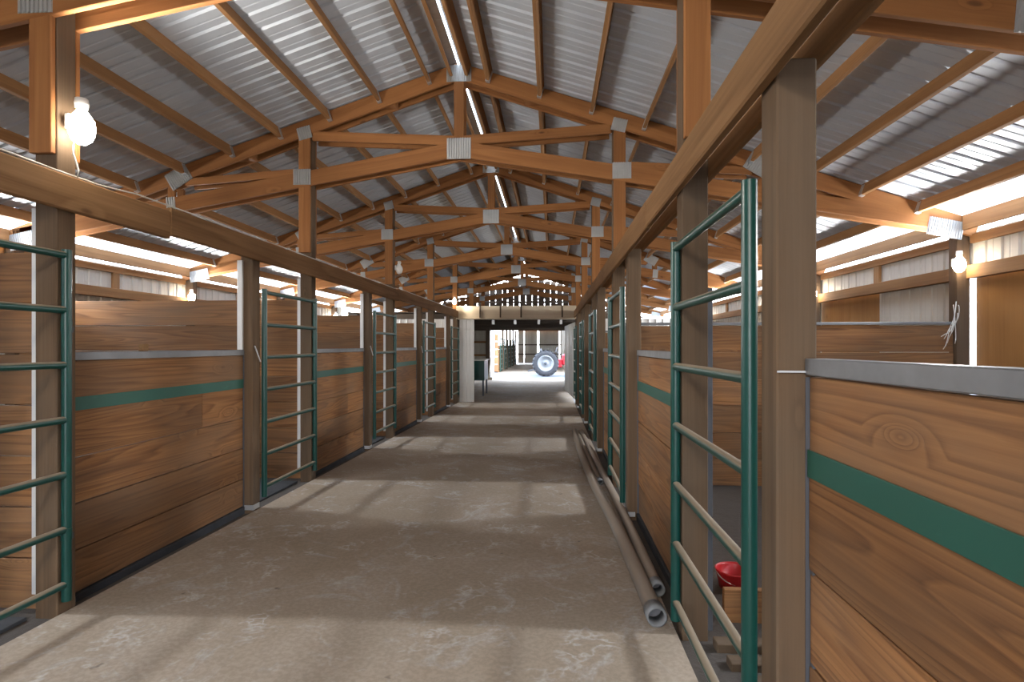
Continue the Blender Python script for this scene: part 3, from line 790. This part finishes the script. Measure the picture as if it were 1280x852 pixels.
# ================================================================== THINGS IN THE NEAR RIGHT STALL
zs = fz(3.8) - .03
bk = empty('bucket', (1.20, 4.0, zs), 'red plastic bucket with wire handle on the floor of the near right stall', 'bucket')
place('bucket_body', lathe([(0, .01), (.105, .01), (.125, .11), (.134, .125), (.134, .135), (.126, .135), (.12, .12), (.098, .02), (0, .02)], M['red_plastic'], 24), T(1.20, 4.0, zs), bk)
hp = [(1.20 + .132 * math.cos(a), 4.0 - .11 * math.sin(a), zs + .132 - .07 * math.sin(a)) for a in (math.pi * i / 12 for i in range(13))]
place('handle', path_mesh(hp, .004, M['galv'], 6), T(0, 0, 0), bk)
tag(B('feed_board', .98, 2.1, 3.50, 3.54, zs, zs + .20, M['plank']), 'board standing on edge in front of the red bucket', 'board')
for (x, y, wd, h, z, lab) in ((.84, 3.14, .09, .055, zs, 'offcut of lumber lying furthest from the gate in the near right stall'),
                              (.86, 2.96, .09, .05, zs, 'middle offcut of lumber lying behind the near right gate'),
                              (.88, 2.78, .09, .05, zs, 'offcut of lumber lying closest to the near right gate')):
    tag(B('lumber_offcut', x, x + 1.0, y, y + wd, z, z + h, M['post']), lab, 'lumber', 'lumber offcuts in the near right stall')

tag(B('wood_block', XL - .135, XL - .095, 4.12, 4.18, 1.561, 1.615, M['beam']), 'small wood block left on the metal rail of the near left stall wall', 'block')
for k in range(3):
    tag(B('rubber_mat', XC - 5.3, XL - PW - .02, yk(k) + JO + .1, yk(k) - .10, fz(yk(k)) - .028, fz(yk(k)) - .006, M['rubber'], None, .004),
        'black rubber mat on the stall floor behind the %s gate on the left' % ORD[k], 'mat', 'rubber mats in the left stalls')
tw = empty('baling_twine', (XC + R_OUT - .02, yk(1) - .085, 1.6), 'tangle of baling twine hung on the lit outer post on the right', 'twine')
for i in range(6):
    a = random.uniform(-.05, .02); b = random.uniform(-.22, -.03); zt = random.uniform(1.95, 2.1); L = random.uniform(.25, .5)
    pts = [(XC + R_OUT + a + (b - a) * (t / 8) ** 2, yk(1) - .085 - .02 * math.sin(t * .7 + i), zt - L * t / 8 + .02 * math.sin(t * 1.3 + i)) for t in range(9)]
    place('strand', path_mesh(pts, .004, M['wire'], 5), T(0, 0, 0), tw)
# ================================================================== THINGS BEYOND THE HEADER
cz = -.18
ct = empty('feed_cart', (-2.75, 21, cz), 'dark green cart with a pale top beyond the white panel', 'cart')
B('cart_body', -3.2, -2.42, 20.4, 21.6, cz + .55, cz + 1.25, M['green'], ct); B('cart_top', -3.25, -2.38, 20.35, 21.65, cz + 1.251, cz + 1.30, M['white_siding'], ct)
for x in (-3.15, -2.47):
    for y in (20.45, 21.55): B('leg', x - .03, x + .03, y - .03, y + .03, cz, cz + .55, M['dark_steel'], ct)
br = empty('broom', (-3.2, 30.2, cz), 'broom leaning against the dark corner post', 'broom')
bar('handle', (-3.35, 30.2, cz + .12), (-3.22, 30.6, cz + 1.5), .035, .035, M['pale'], br); B('broom_head', -3.55, -3.15, 30.12, 30.26, cz, cz + .14, M['pale'], br)

# tractor parked across the yard, rear wheel towards the viewer
TX, TY, TZ = -.40, 34.2, -.17
tr = empty('tractor', (TX, TY, TZ), 'red tractor parked crosswise beyond the far opening, big rear wheel showing', 'tractor')
def wheel(cx, cy, R, wd, rimr, nm):
    rot = T(cx, cy, TZ + R) @ Matrix.Rotation(math.pi / 2, 4, 'X')
    h = wd / 2
    ty = place(nm, lathe([(rimr, -h * .8), (rimr + .05, -h), (R * .88, -h), (R * .96, -h * .8), (R * .965, 0), (R * .96, h * .8), (R * .88, h), (rimr + .05, h), (rimr, h * .8)], M['tyre'], 36), rot, tr)
    lug = box_mesh(.07, .12, wd * .52, M['tyre'], .01)
    for i in range(20):
        a = 2 * math.pi * i / 20
        for q in (-1, 1):
            mm = rot @ Matrix.Rotation(a + q * .05, 4, 'Z') @ T(R * .955, 0, q * wd * .24) @ Matrix.Rotation(q * .6, 4, 'X')
            place('tyre_lug', lug, mm, ty)
    rm = place('rim', lathe([(0, h * .25), (rimr * .3, h * .25), (rimr * .35, h * .1), (rimr * .7, h * .05), (rimr * .78, h * .5), (rimr * .9, h * .85), (rimr * 1.03, h * .9), (rimr * 1.03, -h * .8), (rimr * .7, -h * .2), (0, -h * .2)], M['rim'], 32), rot, tr)
    place('hub', lathe([(0, h * .6), (rimr * .16, h * .6), (rimr * .2, h * .26), (0, h * .24)], M['dark_steel'], 16), rot, rm)
wheel(TX, TY - .75, .76, .38, .46, 'rear_tyre'); wheel(TX, TY + .75, .76, .38, .46, 'rear_tyre')
wheel(TX + 2.05, TY - .6, .40, .2, .22, 'front_tyre'); wheel(TX + 2.05, TY + .6, .40, .2, .22, 'front_tyre')
tube('axle', (TX, TY - .7, TZ + .76), (TX, TY + .7, TZ + .76), .09, M['dark_steel'], tr)
tube('axle', (TX + 2.05, TY - .55, TZ + .40), (TX + 2.05, TY + .55, TZ + .40), .05, M['dark_steel'], tr)
B('transmission', TX - .25, TX + .95, TY - .25, TY + .25, TZ + .5, TZ + 1.0, M['red'], tr, .05)
B('hood', TX + .95, TX + 2.4, TY - .27, TY + .27, TZ + .62, TZ + 1.28, M['red'], tr, .08)
B('grille', TX + 2.4, TX + 2.44, TY - .22, TY + .22, TZ + .66, TZ + 1.2, M['dark_steel'], tr)
for q in (-1, 1):
    pts = [(TX + .84 * math.cos(a), TY + q * .75, TZ + .78 + .84 * math.sin(a)) for a in (math.radians(20 + 10 * i) for i in range(12))]
    for a, b in zip(pts, pts[1:]): bar('fender', a, b, .40, .02, M['rim'], tr, (0, 1, 0)) if False else None
    bm = bmesh.new(); ring = []
    for (px, py, pz) in pts: ring.append((bm.verts.new((px, py - .21, pz)), bm.verts.new((px, py + .21, pz))))
    for (a, b), (c, d) in zip(ring, ring[1:]): bm.faces.new((a, b, d, c))
    r = bmesh.ops.solidify(bm, geom=list(bm.faces), thickness=.02)
    place('fender', mesh_from_bm('fender', bm, M['rim']), T(0, 0, 0), tr)
B('seat', TX - .25, TX + .2, TY - .24, TY + .24, TZ + 1.12, TZ + 1.22, M['dark_steel'], tr, .03); B('seat_back', TX - .32, TX - .24, TY - .24, TY + .24, TZ + 1.2, TZ + 1.6, M['dark_steel'], tr, .03)
bar('seat_post', (TX, TY, TZ + .9), (TX, TY, TZ + 1.12), .1, .1, M['dark_steel'], tr)
bar('steering_column', (TX + .95, TY, TZ + 1.1), (TX + .6, TY, TZ + 1.5), .04, .04, M['dark_steel'], tr)
sw = [(TX + .6 + .08 * math.sin(a), TY + .2 * math.cos(a), TZ + 1.5 + .18 * math.sin(a)) for a in (2 * math.pi * i / 20 for i in range(21))]
place('steering_wheel', path_mesh(sw, .015, M['dark_steel'], 6), T(0, 0, 0), tr)
tube('exhaust_pipe', (TX + 1.5, TY + .1, TZ + 1.2), (TX + 1.5, TY + .1, TZ + 1.9), .03, M['dark_steel'], tr)
for q in (-1, 1): bar('drawbar', (TX - .2, TY + q * .3, TZ + .5), (TX - 1.05, TY + q * .28, TZ + .28), .05, .06, M['dark_steel'], tr)

# gates of the second barn, left side
for i in range(5):
    ya = 38.6 + i * 3.5; x = -3.48
    g = empty('stall_gate', (x, ya, -.1), 'distant green stall gate in the second barn, %s from its entrance' % ORD[i], 'gate', 'gates in the second barn')
    for yy in (ya, ya + 1.5): tube('stile', (x, yy, -.12), (x, yy, 2.1), .04, M['green'], g, 8)
    for q in range(7): tube('rung', (x, ya, .02 + q * .34), (x, ya + 1.5, .02 + q * .34), .035, M['green'], g, 8)
    p = B('barn_post', -3.54, -3.38, ya + 1.62, ya + 1.78, -.16, 3.4, M['post'])
    tag(p, 'timber post between distant stalls in the second barn, %s from its entrance' % ORD[i], 'post', 'posts in the second barn')
